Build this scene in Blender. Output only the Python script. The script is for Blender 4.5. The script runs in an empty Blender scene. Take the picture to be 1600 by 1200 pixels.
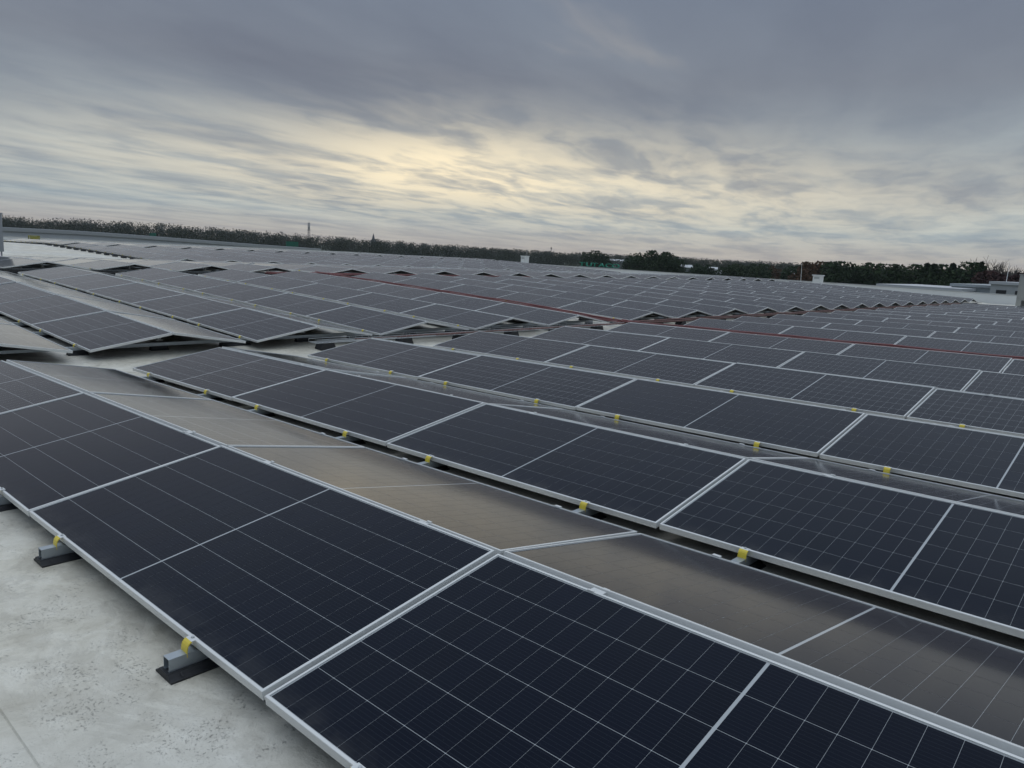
import bpy, math, random
import numpy as np
from mathutils import Matrix, Vector

random.seed(7)
rng = np.random.default_rng(11)
scene = bpy.context.scene
COL = scene.collection

# ------------------------------------------------------------------ camera
# x runs along the panel rows (+x towards the right foreground), y across the rows, z up
CAM = Vector((9.54240703, -2.29568554, 1.61833404))
CAMM = Matrix(((0.7377596242901704, -0.15184925391281173, 0.6577632863373791),
               (0.6732308379800462, 0.09375284215263432, -0.7334648208203225),
               (0.04970890825507379, 0.9839472590918813, 0.1713966620610302)))
FPX = 1174.4725
cam = bpy.data.cameras.new('camera')
cam.lens = 26.4256
cam.sensor_width = 36
cam.sensor_fit = 'HORIZONTAL'
cam.clip_start = 0.05
cam.clip_end = 9000
camo = bpy.data.objects.new('camera', cam)
COL.objects.link(camo)
camo.matrix_world = Matrix.Translation(CAM) @ CAMM.to_4x4()
scene.camera = camo

# ------------------------------------------------------------------ sky, sun, exposure
SUN_AZ, SUN_EL = math.radians(138.0), math.radians(7.5)   # behind the cloud deck, ahead of the camera
SUN = Vector((math.cos(SUN_EL) * math.cos(SUN_AZ), math.cos(SUN_EL) * math.sin(SUN_AZ), math.sin(SUN_EL)))
scene.view_settings.view_transform = 'Standard'
scene.view_settings.look = 'None'
scene.view_settings.gamma = 1
scene.view_settings.use_curve_mapping = False
scene.view_settings.exposure = 0.25


class NT:
    """small helper to write node trees"""
    def __init__(self, tree):
        self.t = tree
        self.n = tree.nodes
        self.l = tree.links

    def node(self, kind, **kw):
        nd = self.n.new(kind)
        for k, v in kw.items():
            setattr(nd, k, v)
        return nd

    def put(self, sock, v):
        if isinstance(v, bpy.types.NodeSocket):
            self.l.new(v, sock)
        elif v is not None:
            if isinstance(v, (tuple, list)) and len(v) == 3 and sock.type == 'RGBA':
                v = (*v, 1)
            sock.default_value = v

    def math(self, op, a, b=None, c=None, clamp=False):
        nd = self.node('ShaderNodeMath', operation=op)
        nd.use_clamp = clamp
        for s, v in zip(nd.inputs, (a, b, c)):
            self.put(s, v)
        return nd.outputs[0]

    def vmath(self, op, a, b=None, scale=None):
        nd = self.node('ShaderNodeVectorMath', operation=op)
        self.put(nd.inputs[0], a)
        if b is not None:
            self.put(nd.inputs[1], b)
        if scale is not None:
            self.put(nd.inputs['Scale'], scale)
        return nd.outputs['Value'] if op in ('DOT_PRODUCT', 'LENGTH') else nd.outputs[0]

    def noise(self, vec, scale, detail=4, rough=.55, dist=0.0):
        nd = self.node('ShaderNodeTexNoise')
        self.put(nd.inputs['Vector'], vec)
        nd.inputs['Scale'].default_value = scale
        nd.inputs['Detail'].default_value = detail
        nd.inputs['Roughness'].default_value = rough
        nd.inputs['Distortion'].default_value = dist
        return nd.outputs['Fac']

    def ramp(self, fac, stops, interp='LINEAR'):
        nd = self.node('ShaderNodeValToRGB')
        cr = nd.color_ramp
        cr.interpolation = interp
        while len(cr.elements) < len(stops):
            cr.elements.new(.5)
        for e, (p, c) in zip(cr.elements, stops):
            e.position = p
            e.color = (*c, 1) if isinstance(c, (tuple, list)) else (c, c, c, 1)
        self.put(nd.inputs[0], fac)
        return nd.outputs[0]

    def mix(self, fac, a, b, blend='MIX'):
        nd = self.node('ShaderNodeMix', data_type='RGBA', blend_type=blend)
        self.put(nd.inputs[0], fac)
        self.put(nd.inputs[6], a)
        self.put(nd.inputs[7], b)
        return nd.outputs[2]

    def smooth(self, x, lo, hi, a=0.0, b=1.0):
        nd = self.node('ShaderNodeMapRange', interpolation_type='SMOOTHSTEP')
        for s, v in zip(nd.inputs, (x, lo, hi, a, b)):
            self.put(s, v)
        return nd.outputs[0]

    def sep(self, v):
        nd = self.node('ShaderNodeSeparateXYZ')
        self.put(nd.inputs[0], v)
        return nd.outputs

    def comb(self, x, y, z):
        nd = self.node('ShaderNodeCombineXYZ')
        for s, v in zip(nd.inputs, (x, y, z)):
            self.put(s, v)
        return nd.outputs[0]


def build_world():
    w = bpy.data.worlds.new('World')
    scene.world = w
    w.use_nodes = True
    g = NT(w.node_tree)
    g.n.clear()
    co = g.node('ShaderNodeTexCoord').outputs['Generated']
    x, y, z = g.sep(co)
    zc = g.math('MAXIMUM', z, 0.0)
    # the cloud deck seen in perspective
    k = g.math('DIVIDE', 1.0, g.math('ADD', zc, 0.045))
    px, py = g.math('MULTIPLY', x, k), g.math('MULTIPLY', y, k)
    # the clouds are drawn out along one direction, as wind leaves them
    ca, sa = math.cos(SUN_AZ), math.sin(SUN_AZ)
    cw, sw = math.cos(math.radians(108)), math.sin(math.radians(108))
    along = g.math('ADD', g.math('MULTIPLY', px, cw), g.math('MULTIPLY', py, sw))
    across = g.math('SUBTRACT', g.math('MULTIPLY', py, cw), g.math('MULTIPLY', px, sw))
    P = g.comb(g.math('MULTIPLY', along, .50), across, 0.0)
    warp = g.noise(P, .9, 4, .55)
    warp2 = g.noise(g.vmath('ADD', P, (7.3, 2.1, 0.0)), .9, 4, .55)
    P2 = g.vmath('ADD', P, g.comb(g.math('MULTIPLY', warp, .8), g.math('MULTIPLY', warp2, .7), 0.0))
    big = g.noise(P2, .55, 5, .55)
    mid = g.noise(P2, 1.2, 6, .50, .1)
    fine = g.noise(P2, 4.2, 5, .52, .2)
    # clear air above the clouds
    sky = g.node('ShaderNodeTexSky', sky_type='NISHITA')
    sky.sun_disc = False
    sky.sun_elevation = SUN_EL
    sky.sun_rotation = math.pi / 2 - SUN_AZ
    sky.air_density = 1.2
    sky.dust_density = 1.5
    clear = g.vmath('SCALE', sky.outputs[0], scale=0.10)
    # the grey deck, an overcast gradient with unseen zenith raised to light the roof
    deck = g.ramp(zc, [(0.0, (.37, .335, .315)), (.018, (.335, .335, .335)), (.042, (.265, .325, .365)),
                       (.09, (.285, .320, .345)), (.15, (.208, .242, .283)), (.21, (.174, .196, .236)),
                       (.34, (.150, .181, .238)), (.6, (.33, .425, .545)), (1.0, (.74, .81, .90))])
    amp = g.ramp(zc, [(0.0, .25), (.04, .45), (.10, .58), (.18, .36), (.3, .27), (.5, .3), (1.0, .25)])
    v = g.math('ADD', g.math('MULTIPLY', g.math('SUBTRACT', mid, .5), 1.5),
               g.math('MULTIPLY', g.math('SUBTRACT', big, .5), 1.5))
    v = g.math('ADD', v, g.math('MULTIPLY', g.math('SUBTRACT', fine, .5), .40))
    shade = g.math('ADD', 1.0, g.math('MULTIPLY', v, amp))
    shade = g.math('MAXIMUM', shade, .45)
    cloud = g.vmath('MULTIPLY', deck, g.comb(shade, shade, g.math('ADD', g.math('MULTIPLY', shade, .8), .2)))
    # light of the hidden sun coming through thin places
    daz = g.math('ARCTAN2', g.math('SUBTRACT', g.math('MULTIPLY', y, ca), g.math('MULTIPLY', x, sa)),
                 g.math('ADD', g.math('MULTIPLY', x, ca), g.math('MULTIPLY', y, sa)))
    dz = g.math('SUBTRACT', z, g.math('SUBTRACT', .099, g.math('MULTIPLY', g.math('ABSOLUTE', daz), .05)))
    r2 = g.math('ADD', g.math('POWER', g.math('DIVIDE', g.math('ADD', daz, .11), .46), 2.0), g.math('POWER', g.math('DIVIDE', dz, .055), 2.0))
    glow = g.math('EXPONENT', g.math('MULTIPLY', r2, -.75))
    r3 = g.math('ADD', g.math('POWER', g.math('DIVIDE', daz, .13), 2.0), g.math('POWER', g.math('DIVIDE', dz, .035), 2.0))
    core = g.math('EXPONENT', g.math('MULTIPLY', r3, -.8))
    thin = g.smooth(g.math('ADD', g.math('MULTIPLY', mid, .65), g.math('MULTIPLY', fine, .35)), .37, .60, .26, 1.0)
    gl = g.math('MULTIPLY', g.math('MINIMUM', g.math('ADD', g.math('MULTIPLY', glow, .56), g.math('MULTIPLY', core, .32)), 1.0), thin)
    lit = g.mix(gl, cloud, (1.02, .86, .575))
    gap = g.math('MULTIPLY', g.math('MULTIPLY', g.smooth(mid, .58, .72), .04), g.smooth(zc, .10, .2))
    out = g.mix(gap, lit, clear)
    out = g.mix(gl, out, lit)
    bg = g.node('ShaderNodeBackground')
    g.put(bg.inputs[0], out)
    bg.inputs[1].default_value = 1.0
    wo = g.node('ShaderNodeOutputWorld')
    g.l.new(bg.outputs[0], wo.inputs[0])


build_world()
sun = bpy.data.lights.new('sun', 'SUN')
sun.energy = 0.5
sun.angle = math.radians(160)
sun.color = (1.0, .98, .95)
suno = bpy.data.objects.new('sun', sun)
COL.objects.link(suno)
suno.rotation_euler = SUN.to_track_quat('Z', 'Y').to_euler()


# ------------------------------------------------------------------ helpers
def pixel_ray(px, py):
    d = CAMM @ Vector((px - 800, 600 - py, -FPX))
    return d.normalized()


def at_y(px, py, Y):
    d = pixel_ray(px, py); return CAM + d * ((Y - CAM.y) / d.y)


def at_x(px, py, X):
    d = pixel_ray(px, py); return CAM + d * ((X - CAM.x) / d.x)


def project(pts):
    d = (np.asarray(pts, float) - np.array(CAM)) @ np.array(CAMM)
    dep = -d[:, 2]
    s = np.where(dep > .05, dep, np.nan)
    return np.stack([800 + FPX * d[:, 0] / s, 600 - FPX * d[:, 1] / s], 1), dep


ORD = ['zeroth', 'first', 'second', 'third', 'fourth', 'fifth', 'sixth', 'seventh', 'eighth', 'ninth', 'tenth', 'eleventh',
       'twelfth', 'thirteenth', 'fourteenth', 'fifteenth', 'sixteenth', 'seventeenth', 'eighteenth', 'nineteenth',
       'twentieth', 'twenty-first', 'twenty-second', 'twenty-third', 'twenty-fourth', 'twenty-fifth']


class MB:
    """collects faces into one mesh"""
    def __init__(self):
        self.v, self.f, self.m = [], [], []

    def face(self, pts, mat=0):
        i = len(self.v)
        self.v.extend([tuple(p) for p in pts])
        self.f.append(tuple(range(i, i + len(pts))))
        self.m.append(mat)

    def box(self, a, b, mat=0, M=None):
        x0, y0, z0 = a; x1, y1, z1 = b
        c = [(x0, y0, z0), (x1, y0, z0), (x1, y1, z0), (x0, y1, z0), (x0, y0, z1), (x1, y0, z1), (x1, y1, z1), (x0, y1, z1)]
        if M is not None:
            c = [tuple(M @ Vector(p)) for p in c]
        i = len(self.v)
        self.v.extend(c)
        for q in ((3, 2, 1, 0), (4, 5, 6, 7), (0, 1, 5, 4), (1, 2, 6, 5), (2, 3, 7, 6), (3, 0, 4, 7)):
            self.f.append(tuple(i + k for k in q)); self.m.append(mat)
        return self

    def tube(self, path, rad, seg=8, mat=0, cap=True):
        path = [Vector(p) for p in path]
        n = len(path)
        rads = rad if isinstance(rad, (list, tuple)) else [rad] * n
        i0 = len(self.v)
        ref = Vector((0, 0, 1))
        for k, p in enumerate(path):
            t = (path[min(k + 1, n - 1)] - path[max(k - 1, 0)])
            t = t.normalized() if t.length > 1e-9 else Vector((0, 0, 1))
            a = t.cross(ref)
            if a.length < 1e-3:
                a = t.cross(Vector((1, 0, 0)))
            a.normalize()
            b = t.cross(a)
            for s in range(seg):
                an = 2 * math.pi * s / seg
                self.v.append(tuple(p + (a * math.cos(an) + b * math.sin(an)) * rads[k]))
        for k in range(n - 1):
            for s in range(seg):
                s2 = (s + 1) % seg
                self.f.append((i0 + k * seg + s, i0 + (k + 1) * seg + s, i0 + (k + 1) * seg + s2, i0 + k * seg + s2)); self.m.append(mat)
        if cap:
            self.f.append(tuple(i0 + s for s in range(seg))); self.m.append(mat)
            self.f.append(tuple(i0 + (n - 1) * seg + s for s in reversed(range(seg)))); self.m.append(mat)
        return self

    def extrude(self, prof, axis, a, b, mat=0):
        """closed profile of 2-D points swept from a to b along x or y"""
        def P(p, t):
            return (t, p[0], p[1]) if axis == 'x' else (p[0], t, p[1])
        i = len(self.v); n = len(prof)
        self.v.extend([P(p, a) for p in prof] + [P(p, b) for p in prof])
        for k in range(n):
            k2 = (k + 1) % n
            self.f.append((i + k, i + k2, i + n + k2, i + n + k)); self.m.append(mat)
        self.f.append(tuple(i + k for k in reversed(range(n)))); self.m.append(mat)
        self.f.append(tuple(i + n + k for k in range(n))); self.m.append(mat)
        return self

    def mesh(self, name, mats, smooth=False, bevel=0):
        me = bpy.data.meshes.new(name)
        me.from_pydata(self.v, [], self.f)
        for m in (mats if isinstance(mats, (list, tuple)) else [mats]):
            me.materials.append(m)
        me.polygons.foreach_set('material_index', self.m)
        if smooth:
            me.polygons.foreach_set('use_smooth', [True] * len(me.polygons))
        me.update()
        return me


def obj(name, me, parent=None, loc=None, M=None):
    o = bpy.data.objects.new(name, me)
    COL.objects.link(o)
    if parent is not None:
        o.parent = parent
    if M is not None:
        o.matrix_local = M
    elif loc is not None:
        o.location = loc
    return o


def tag(o, label, cat, group=None):
    o['label'] = label
    o['category'] = cat
    if group:
        o['group'] = group
    return o


def kind(o, k):
    o['kind'] = k
    return o


# ------------------------------------------------------------------ materials
def mat(name):
    m = bpy.data.materials.new(name)
    m.use_nodes = True
    g = NT(m.node_tree)
    b = g.n['Principled BSDF']
    return m, g, b


def plain(name, col, rough=.5, metal=0.0, var=.12, scale=6.0, bump=0.0, bscale=40, spec=.5):
    m, g, b = mat(name)
    tc = g.node('ShaderNodeTexCoord').outputs['Object']
    n = g.noise(tc, scale, 5, .6)
    f = g.math('ADD', 1 - var, g.math('MULTIPLY', n, 2 * var))
    c = g.vmath('SCALE', g.comb(*col), scale=f)
    g.put(b.inputs['Base Color'], c)
    g.put(b.inputs['Roughness'], g.math('ADD', rough - .06, g.math('MULTIPLY', n, .12)))
    b.inputs['Metallic'].default_value = metal
    b.inputs['Specular IOR Level'].default_value = spec
    if bump:
        bn = g.node('ShaderNodeBump')
        bn.inputs['Strength'].default_value = bump
        bn.inputs['Distance'].default_value = .01
        g.put(bn.inputs['Height'], g.noise(tc, bscale, 4, .6))
        g.put(b.inputs['Normal'], bn.outputs[0])
    return m


M_FRAME = plain('anodised_aluminium', (.70, .705, .69), .42, .25, .05, 9)
M_RAIL = plain('rail_aluminium', (.42, .46, .49), .45, .75, .1, 12)
M_STEEL = plain('galvanised_steel', (.50, .52, .53), .45, .7, .15, 20)
M_RUBBER = plain('black_rubber', (.018, .019, .022), .65, 0, .3, 25, .3, 60)
M_YELLOW = plain('yellow_plastic_paint', (.74, .58, .06), .45, 0, .12, 30)
M_RED = plain('red_conduit_plastic', (.21, .062, .062), .45, 0, .22, 8)
M_BROWNCABLE = plain('dull_red_cable', (.15, .066, .056), .55, 0, .25, 8)
M_WHITE = plain('white_sheet_metal', (.68, .69, .68), .45, 0, .07, 3)
M_GREYBOX = plain('grey_sheet_metal', (.42, .43, .43), .5, .1, .07, 2)
M_BEIGE = plain('beige_sheet_metal', (.40, .40, .37), .5, .0, .06, 2)
M_DARK = plain('dark_opening', (.02, .02, .022), .6, 0, .2, 5)
M_COPING = plain('parapet_coping_metal', (.42, .43, .43), .5, .25, .08, .4)
M_WALL = plain('parapet_membrane', (.72, .73, .72), .6, 0, .1, .5)
M_HALL = plain('grey_hall_cladding', (.30, .33, .34), .55, .1, .1, .2)
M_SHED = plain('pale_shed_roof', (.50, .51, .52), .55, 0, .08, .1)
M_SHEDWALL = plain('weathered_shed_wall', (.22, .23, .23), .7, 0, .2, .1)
M_GREEN = plain('green_sign_paint', (.03, .30, .19), .5, 0, .1, 3)
M_BOARD = plain('dull_green_board_paint', (.018, .13, .085), .55, 0, .25, 1.2)
M_CRATE = plain('yellow_green_crate_paint', (.26, .25, .05), .5, 0, .15, 5)
M_LATTICE = plain('mast_paint', (.22, .20, .19), .6, .2, .1, .3)
M_STONE = plain('dark_slate_spire', (.06, .06, .065), .7, 0, .1, .3)
M_BARK = plain('bark', (.060, .050, .042), .85, 0, .3, 4)


def glass_base(g, b, col):
    """textured anti-reflection glass over the cells, with a little dust and a few dried drops"""
    pos = g.node('ShaderNodeNewGeometry').outputs['Position']
    n = g.noise(pos, 1.7, 5, .6)
    dust = g.math('MULTIPLY', g.smooth(g.noise(pos, .9, 6, .65), .42, .75), .010)
    vor = g.node('ShaderNodeTexVoronoi')
    g.put(vor.inputs['Vector'], pos)
    vor.inputs['Scale'].default_value = 2.6
    spot = g.math('LESS_THAN', vor.outputs['Distance'], g.math('MULTIPLY', g.smooth(g.noise(pos, 3.1, 2, .5), .60, .78), .030))
    col = g.mix(dust, col, (.42, .42, .40))
    col = g.mix(g.math('MULTIPLY', spot, .55), col, (.5, .5, .47))
    g.put(b.inputs['Base Color'], col)
    b.inputs['IOR'].default_value = 1.18
    b.inputs['Specular Tint'].default_value = (.74, .90, 1.0, 1)
    g.put(b.inputs['Roughness'], g.math('ADD', .055, g.math('MULTIPLY', n, .09)))


CELL_P, CELL_L, MARG_X, MARG_Y, MIDGAP = .184, .0932, .0154, .015, .011
PL, PW, PT = 2.465, 1.134, .035


def make_cell_material():
    m, g, b = mat('monocrystalline_cell')
    tc = g.node('ShaderNodeTexCoord').outputs['Object']
    x, y, z = g.sep(tc)
    fr = g.math('FRACT', g.math('ADD', g.math('MULTIPLY', y, 11 / .182), .5))
    line = g.math('LESS_THAN', g.math('ABSOLUTE', g.math('SUBTRACT', fr, .5)), .035)
    rnd = g.node('ShaderNodeObjectInfo').outputs['Random']
    f = g.math('ADD', .9, g.math('MULTIPLY', rnd, .2))
    col = g.vmath('SCALE', g.comb(.0006, .0024, .0105), scale=f)
    oc = g.node('ShaderNodeObjectInfo').outputs['Color']
    wpos = g.node('ShaderNodeNewGeometry').outputs['Position']
    low = g.math('MULTIPLY', g.sep(oc)[0], g.smooth(y, .03, -.091))
    low = g.math('MULTIPLY', low, g.smooth(g.noise(wpos, 7.0, 5, .6), .35, .7))
    col = g.mix(g.math('MULTIPLY', low, .055), col, (.40, .38, .34))
    col = g.mix(g.math('MULTIPLY', line, .30), col, (.055, .065, .085))
    glass_base(g, b, col)
    return m


def make_laminate_material(name, cells):
    m, g, b = mat(name)
    pos = g.node('ShaderNodeNewGeometry').outputs['Position']
    if not cells:
        uv = g.node('ShaderNodeUVMap')
        u, v, _ = g.sep(uv.outputs[0])
        # metres from the corner -> distance to the gaps between cells
        u0 = g.math('SUBTRACT', u, MARG_X)
        past = g.math('GREATER_THAN', u, PL / 2)
        u1 = g.math('SUBTRACT', u0, g.math('MULTIPLY', past, MIDGAP))
        fu = g.math('FRACT', g.math('DIVIDE', u1, CELL_L))
        du = g.math('MULTIPLY', g.math('MINIMUM', fu, g.math('SUBTRACT', 1.0, fu)), CELL_L)
        fv = g.math('FRACT', g.math('DIVIDE', g.math('SUBTRACT', v, MARG_Y), CELL_P))
        dv = g.math('MULTIPLY', g.math('MINIMUM', fv, g.math('SUBTRACT', 1.0, fv)), CELL_P)
        lu = g.math('LESS_THAN', du, .0006)
        lv = g.math('LESS_THAN', dv, .0011)
        mid = g.math('LESS_THAN', g.math('ABSOLUTE', g.math('SUBTRACT', u, PL / 2)), MIDGAP / 2)
        ex = g.math('LESS_THAN', g.math('MINIMUM', u, g.math('SUBTRACT', PL, u)), MARG_X)
        ey = g.math('LESS_THAN', g.math('MINIMUM', v, g.math('SUBTRACT', PW, v)), MARG_Y)
        gap = g.math('MAXIMUM', g.math('MAXIMUM', lu, lv), g.math('MAXIMUM', mid, g.math('MAXIMUM', ex, ey)))
        col = g.mix(gap, (.0006, .0024, .0105), (.43, .45, .46))
    else:
        col = (.43, .45, .46)
    glass_base(g, b, col)
    return m


M_CELL = make_cell_material()
M_LAM = make_laminate_material('laminate_printed_cells', False)
M_SHEET = make_laminate_material('laminate_backsheet', True)


def make_roof_material():
    m, g, b = mat('weathered_roof_membrane')
    pos = g.node('ShaderNodeNewGeometry').outputs['Position']
    big = g.noise(pos, .35, 4, .6)
    mid = g.noise(pos, 2.2, 6, .62, .4)
    cloudy = g.noise(pos, 9, 6, .65, .6)
    grit = g.noise(pos, 85, 4, .7)
    grit2 = g.noise(pos, 190, 3, .7)
    patch = g.noise(pos, 5.0, 3, .5)
    t = g.math('ADD', g.math('MULTIPLY', mid, .55), g.math('MULTIPLY', cloudy, .45))
    col = g.ramp(t, [(.33, (.42, .38, .295)), (.44, (.61, .565, .46)), (.53, (.72, .675, .565)), (.64, (.84, .80, .69))])
    col = g.mix(g.smooth(big, .35, .7), col, g.mix(.5, col, (.66, .66, .63)))
    # dried puddle stains and trodden dirt
    st = g.noise(pos, 1.15, 7, .68, 1.2)
    rim = g.math('SUBTRACT', 1.0, g.math('MULTIPLY', g.math('ABSOLUTE', g.math('SUBTRACT', st, .52)), 22.0), clamp=True)
    col = g.mix(g.math('MULTIPLY', g.smooth(st, .50, .60), .24), col, (.33, .30, .245))
    col = g.mix(g.math('MULTIPLY', rim, .22), col, (.26, .24, .20))
    sm = g.noise(g.vmath('MULTIPLY', pos, (14.0, 4.0, 4.0)), 1.0, 5, .7, .8)
    col = g.mix(g.math('MULTIPLY', g.smooth(sm, .60, .74), .35), col, (.28, .265, .23))
    # dark pits and scuffs gathered in patches
    pit = g.math('MULTIPLY', g.smooth(grit, .575, .65), g.smooth(patch, .45, .60))
    pit2 = g.math('MULTIPLY', g.smooth(grit2, .60, .68), g.smooth(cloudy, .46, .58))
    pit = g.math('MAXIMUM', pit, g.math('MULTIPLY', pit2, .6))
    col = g.mix(g.math('MULTIPLY', pit, .45), col, (.12, .12, .11))
    g.put(b.inputs['Base Color'], col)
    g.put(b.inputs['Roughness'], g.ramp(mid, [(.3, .62), (.6, .42), (.75, .34)]))
    bn = g.node('ShaderNodeBump')
    bn.inputs['Strength'].default_value = .7
    bn.inputs['Distance'].default_value = .010
    h = g.math('ADD', g.math('MULTIPLY', cloudy, 1.2), g.math('SUBTRACT', g.math('MULTIPLY', grit, .35), g.math('MULTIPLY', pit, .5)))
    g.put(bn.inputs['Height'], h)
    g.put(b.inputs['Normal'], bn.outputs[0])
    return m


M_ROOF = make_roof_material()


def leaf_material(name, c0, c1, c2):
    m, g, b = mat(name)
    pos = g.node('ShaderNodeNewGeometry').outputs['Position']
    rnd = g.node('ShaderNodeNewGeometry').outputs['Random Per Island']
    ob = g.node('ShaderNodeObjectInfo').outputs['Random']
    n = g.noise(pos, .035, 3, .6)
    t = g.math('ADD', g.math('MULTIPLY', n, .75), g.math('ADD', g.math('MULTIPLY', rnd, .22), g.math('MULTIPLY', ob, .10)))
    col = g.ramp(t, [(.30, c0), (.55, c1), (.80, c2)])
    g.put(b.inputs['Base Color'], col)
    b.inputs['Roughness'].default_value = .8
    b.inputs['Specular IOR Level'].default_value = .1
    nrm = g.node('ShaderNodeNewGeometry').outputs['Normal']
    soft = g.vmath('NORMALIZE', g.vmath('ADD', g.vmath('SCALE', nrm, scale=.7), (-.1, -.55, .35)))
    g.put(b.inputs['Normal'], soft)
    return m


M_WOOD = leaf_material('far_wood_leaves', (.020, .031, .018), (.034, .042, .023), (.060, .046, .026))
M_LEAF = leaf_material('dark_green_leaves', (.018, .032, .016), (.030, .050, .022), (.050, .065, .028))
M_AUTUMN = leaf_material('russet_leaves', (.050, .040, .022), (.085, .050, .028), (.110, .055, .032))
M_PURPLE = leaf_material('purple_brown_leaves', (.040, .026, .026), (.060, .034, .032), (.075, .044, .036))


def ground_material():
    m, g, b = mat('fields_and_gardens')
    pos = g.node('ShaderNodeNewGeometry').outputs['Position']
    n = g.noise(pos, .012, 5, .6)
    g.put(b.inputs['Base Color'], g.ramp(n, [(.35, (.035, .055, .022)), (.55, (.07, .085, .035)), (.7, (.10, .095, .06))]))
    b.inputs['Roughness'].default_value = .9
    return m


# ------------------------------------------------------------------ roof shape
TILT = math.radians(9.747)
DV, DH = PW * math.cos(TILT), PW * math.sin(TILT)
L = 2.485
RIDGE_GAP = .040
# height of the panels' low edge along x
LE = np.array([(-160, .50), (-75, .56), (-62, .62), (-47, .755), (-44.6, .706), (-37, .51), (-29.5, .31), (-28, .28), (-23, .40), (-19.5, .50), (-17, .535),
               (-15.26, .518), (-13.87, .458), (-10.8, .378), (-7.66, .273), (-4.5, .165), (-1.44, .044), (-.45, -.008), (0, 0), (12, .2136), (40, .71)])
RF = LE.copy(); RF[:, 1] -= .115
RF = np.array([(a, b) for a, b in RF if not (-1.5 < a < .2)] + [(-2.6, -.055), (-1.6, -.105), (-1.15, -.142), (-.6, -.142), (-.1, -.122), (.6, -.1043)])
RF = RF[np.argsort(RF[:, 0])]


def vt(v):
    return -.0015 * max(0.0, v - 10)


def low_edge(u, v=0):
    return float(np.interp(u, LE[:, 0], LE[:, 1])) + vt(v)


def roof_z(u, v=0):
    return float(np.interp(u, RF[:, 0], RF[:, 1])) + vt(v)


Y0, Y1, X0, X1 = -30.0, 60.0, -75.0, 22.0
us = sorted(set([X0, X1] + [float(a) for a in RF[:, 0] if X0 < a < X1] + list(np.arange(X0, X1, 1.5))))
vs = sorted(set([Y0, 10.0, Y1] + list(np.arange(Y0, Y1, 6.0))))
verts = [(u, v, roof_z(u, v)) for u in us for v in vs]
faces = [(i * len(vs) + j, (i + 1) * len(vs) + j, (i + 1) * len(vs) + j + 1, i * len(vs) + j + 1)
         for i in range(len(us) - 1) for j in range(len(vs) - 1)]
me = bpy.data.meshes.new('flat_roof')
me.from_pydata(verts, [], faces)
me.materials.append(M_ROOF)
me.polygons.foreach_set('use_smooth', [True] * len(faces))
roof = kind(obj('flat_roof', me), 'structure')


def seam_strip(path, w=.05, h=.004, bead=True):
    """welded overlap of two membrane sheets: a thin raised lip that follows the roof"""
    mb = MB()
    pts = []
    for (a, b) in zip(path[:-1], path[1:]):
        n = max(2, int((Vector(b) - Vector(a)).length / .5))
        for i in range(n):
            t = i / n
            pts.append((a[0] + (b[0] - a[0]) * t, a[1] + (b[1] - a[1]) * t))
    pts.append(path[-1])
    for p, q in zip(pts[:-1], pts[1:]):
        d = Vector((q[0] - p[0], q[1] - p[1])); d.normalize()
        nx, ny = -d.y, d.x
        def P(s, o, dz):
            xx, yy = s[0] + nx * o, s[1] + ny * o
            return (xx, yy, roof_z(xx, yy) + dz)
        mb.face([P(p, 0, .0005), P(q, 0, .0005), P(q, .004, h + .002), P(p, .004, h + .002)])
        mb.face([P(p, .004, h + .002), P(q, .004, h + .002), P(q, w, .0012), P(p, w, .0012)])
    return mb.mesh('membrane_seam', M_ROOF)


for y in (-1.70, -3.3, 1.25, 16.8, 32.0, 47.0):
    a = -1.2 if y > 0 else -60
    obj('membrane_seam', seam_strip([(a, y), (20, y)]), roof)
for x in (-.42,):
    obj('membrane_seam', seam_strip([(x, -8), (x, 58)]), roof)
for x in (-19.0, -24.0):
    obj('membrane_seam', seam_strip([(x, -8), (x, 58)]), roof)

# ground, seen only past the roof edges
g = MB(); R = 7000
ring = [(R * math.cos(2 * math.pi * k / 48), R * math.sin(2 * math.pi * k / 48), -10.0) for k in range(48)]
g.face(ring)
kind(obj('ground', g.mesh('ground', ground_material())), 'structure')

# the hall that carries the roof: walls below, parapets round the edge
hall = tag(obj('warehouse', None, None, (0, 0, 0)), 'large low warehouse whose white roof carries the solar panels', 'building')
for nm, a, b in (('wall', (X0, Y1 + .02, -10), (X1, Y1 + .30, .05)), ('wall', (X0 - .30, Y0, -10), (X0 - .02, Y1 + .30, .3)),
                 ('wall', (X1 + .02, Y0, -10), (X1 + .3, Y1 + .3, .1))):
    obj(nm, MB().box(a, b).mesh('wall', M_HALL), hall)


def parapet(nm, pts, width_dir, h_cop=.05):
    """pts: (x, y, top z); a low membrane upstand with a metal coping, following the points"""
    mb, mc = MB(), MB()
    ox, oy = width_dir
    for p, q in zip(pts[:-1], pts[1:]):
        def S(pt, o, z):
            return (pt[0] + ox * o, pt[1] + oy * o, z)
        zb = -.4
        mb.face([S(p, 0, zb), S(q, 0, zb), S(q, 0, q[2]), S(p, 0, p[2])])
        for o0, o1, z0, z1 in ((-.04, .34, 0, h_cop),):
            mc.face([S(p, o0, p[2] + z0), S(q, o0, q[2] + z0), S(q, o0, q[2] + z1), S(p, o0, p[2] + z1)])
            mc.face([S(p, o0, p[2] + z1), S(q, o0, q[2] + z1), S(q, o1, q[2] + z1), S(p, o1, p[2] + z1)])
            mc.face([S(p, o1, p[2] + z1), S(q, o1, q[2] + z1), S(q, o1, q[2] - .1), S(p, o1, p[2] - .1)])
            mc.face([S(p, o0, p[2] + z0), S(p, o1, p[2] + z0), S(q, o1, q[2] + z0), S(q, o0, q[2] + z0)])
    o = obj(nm, mb.mesh(nm, M_WALL), hall)
    obj('coping', mc.mesh('coping', M_COPING), o)
    return o


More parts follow.
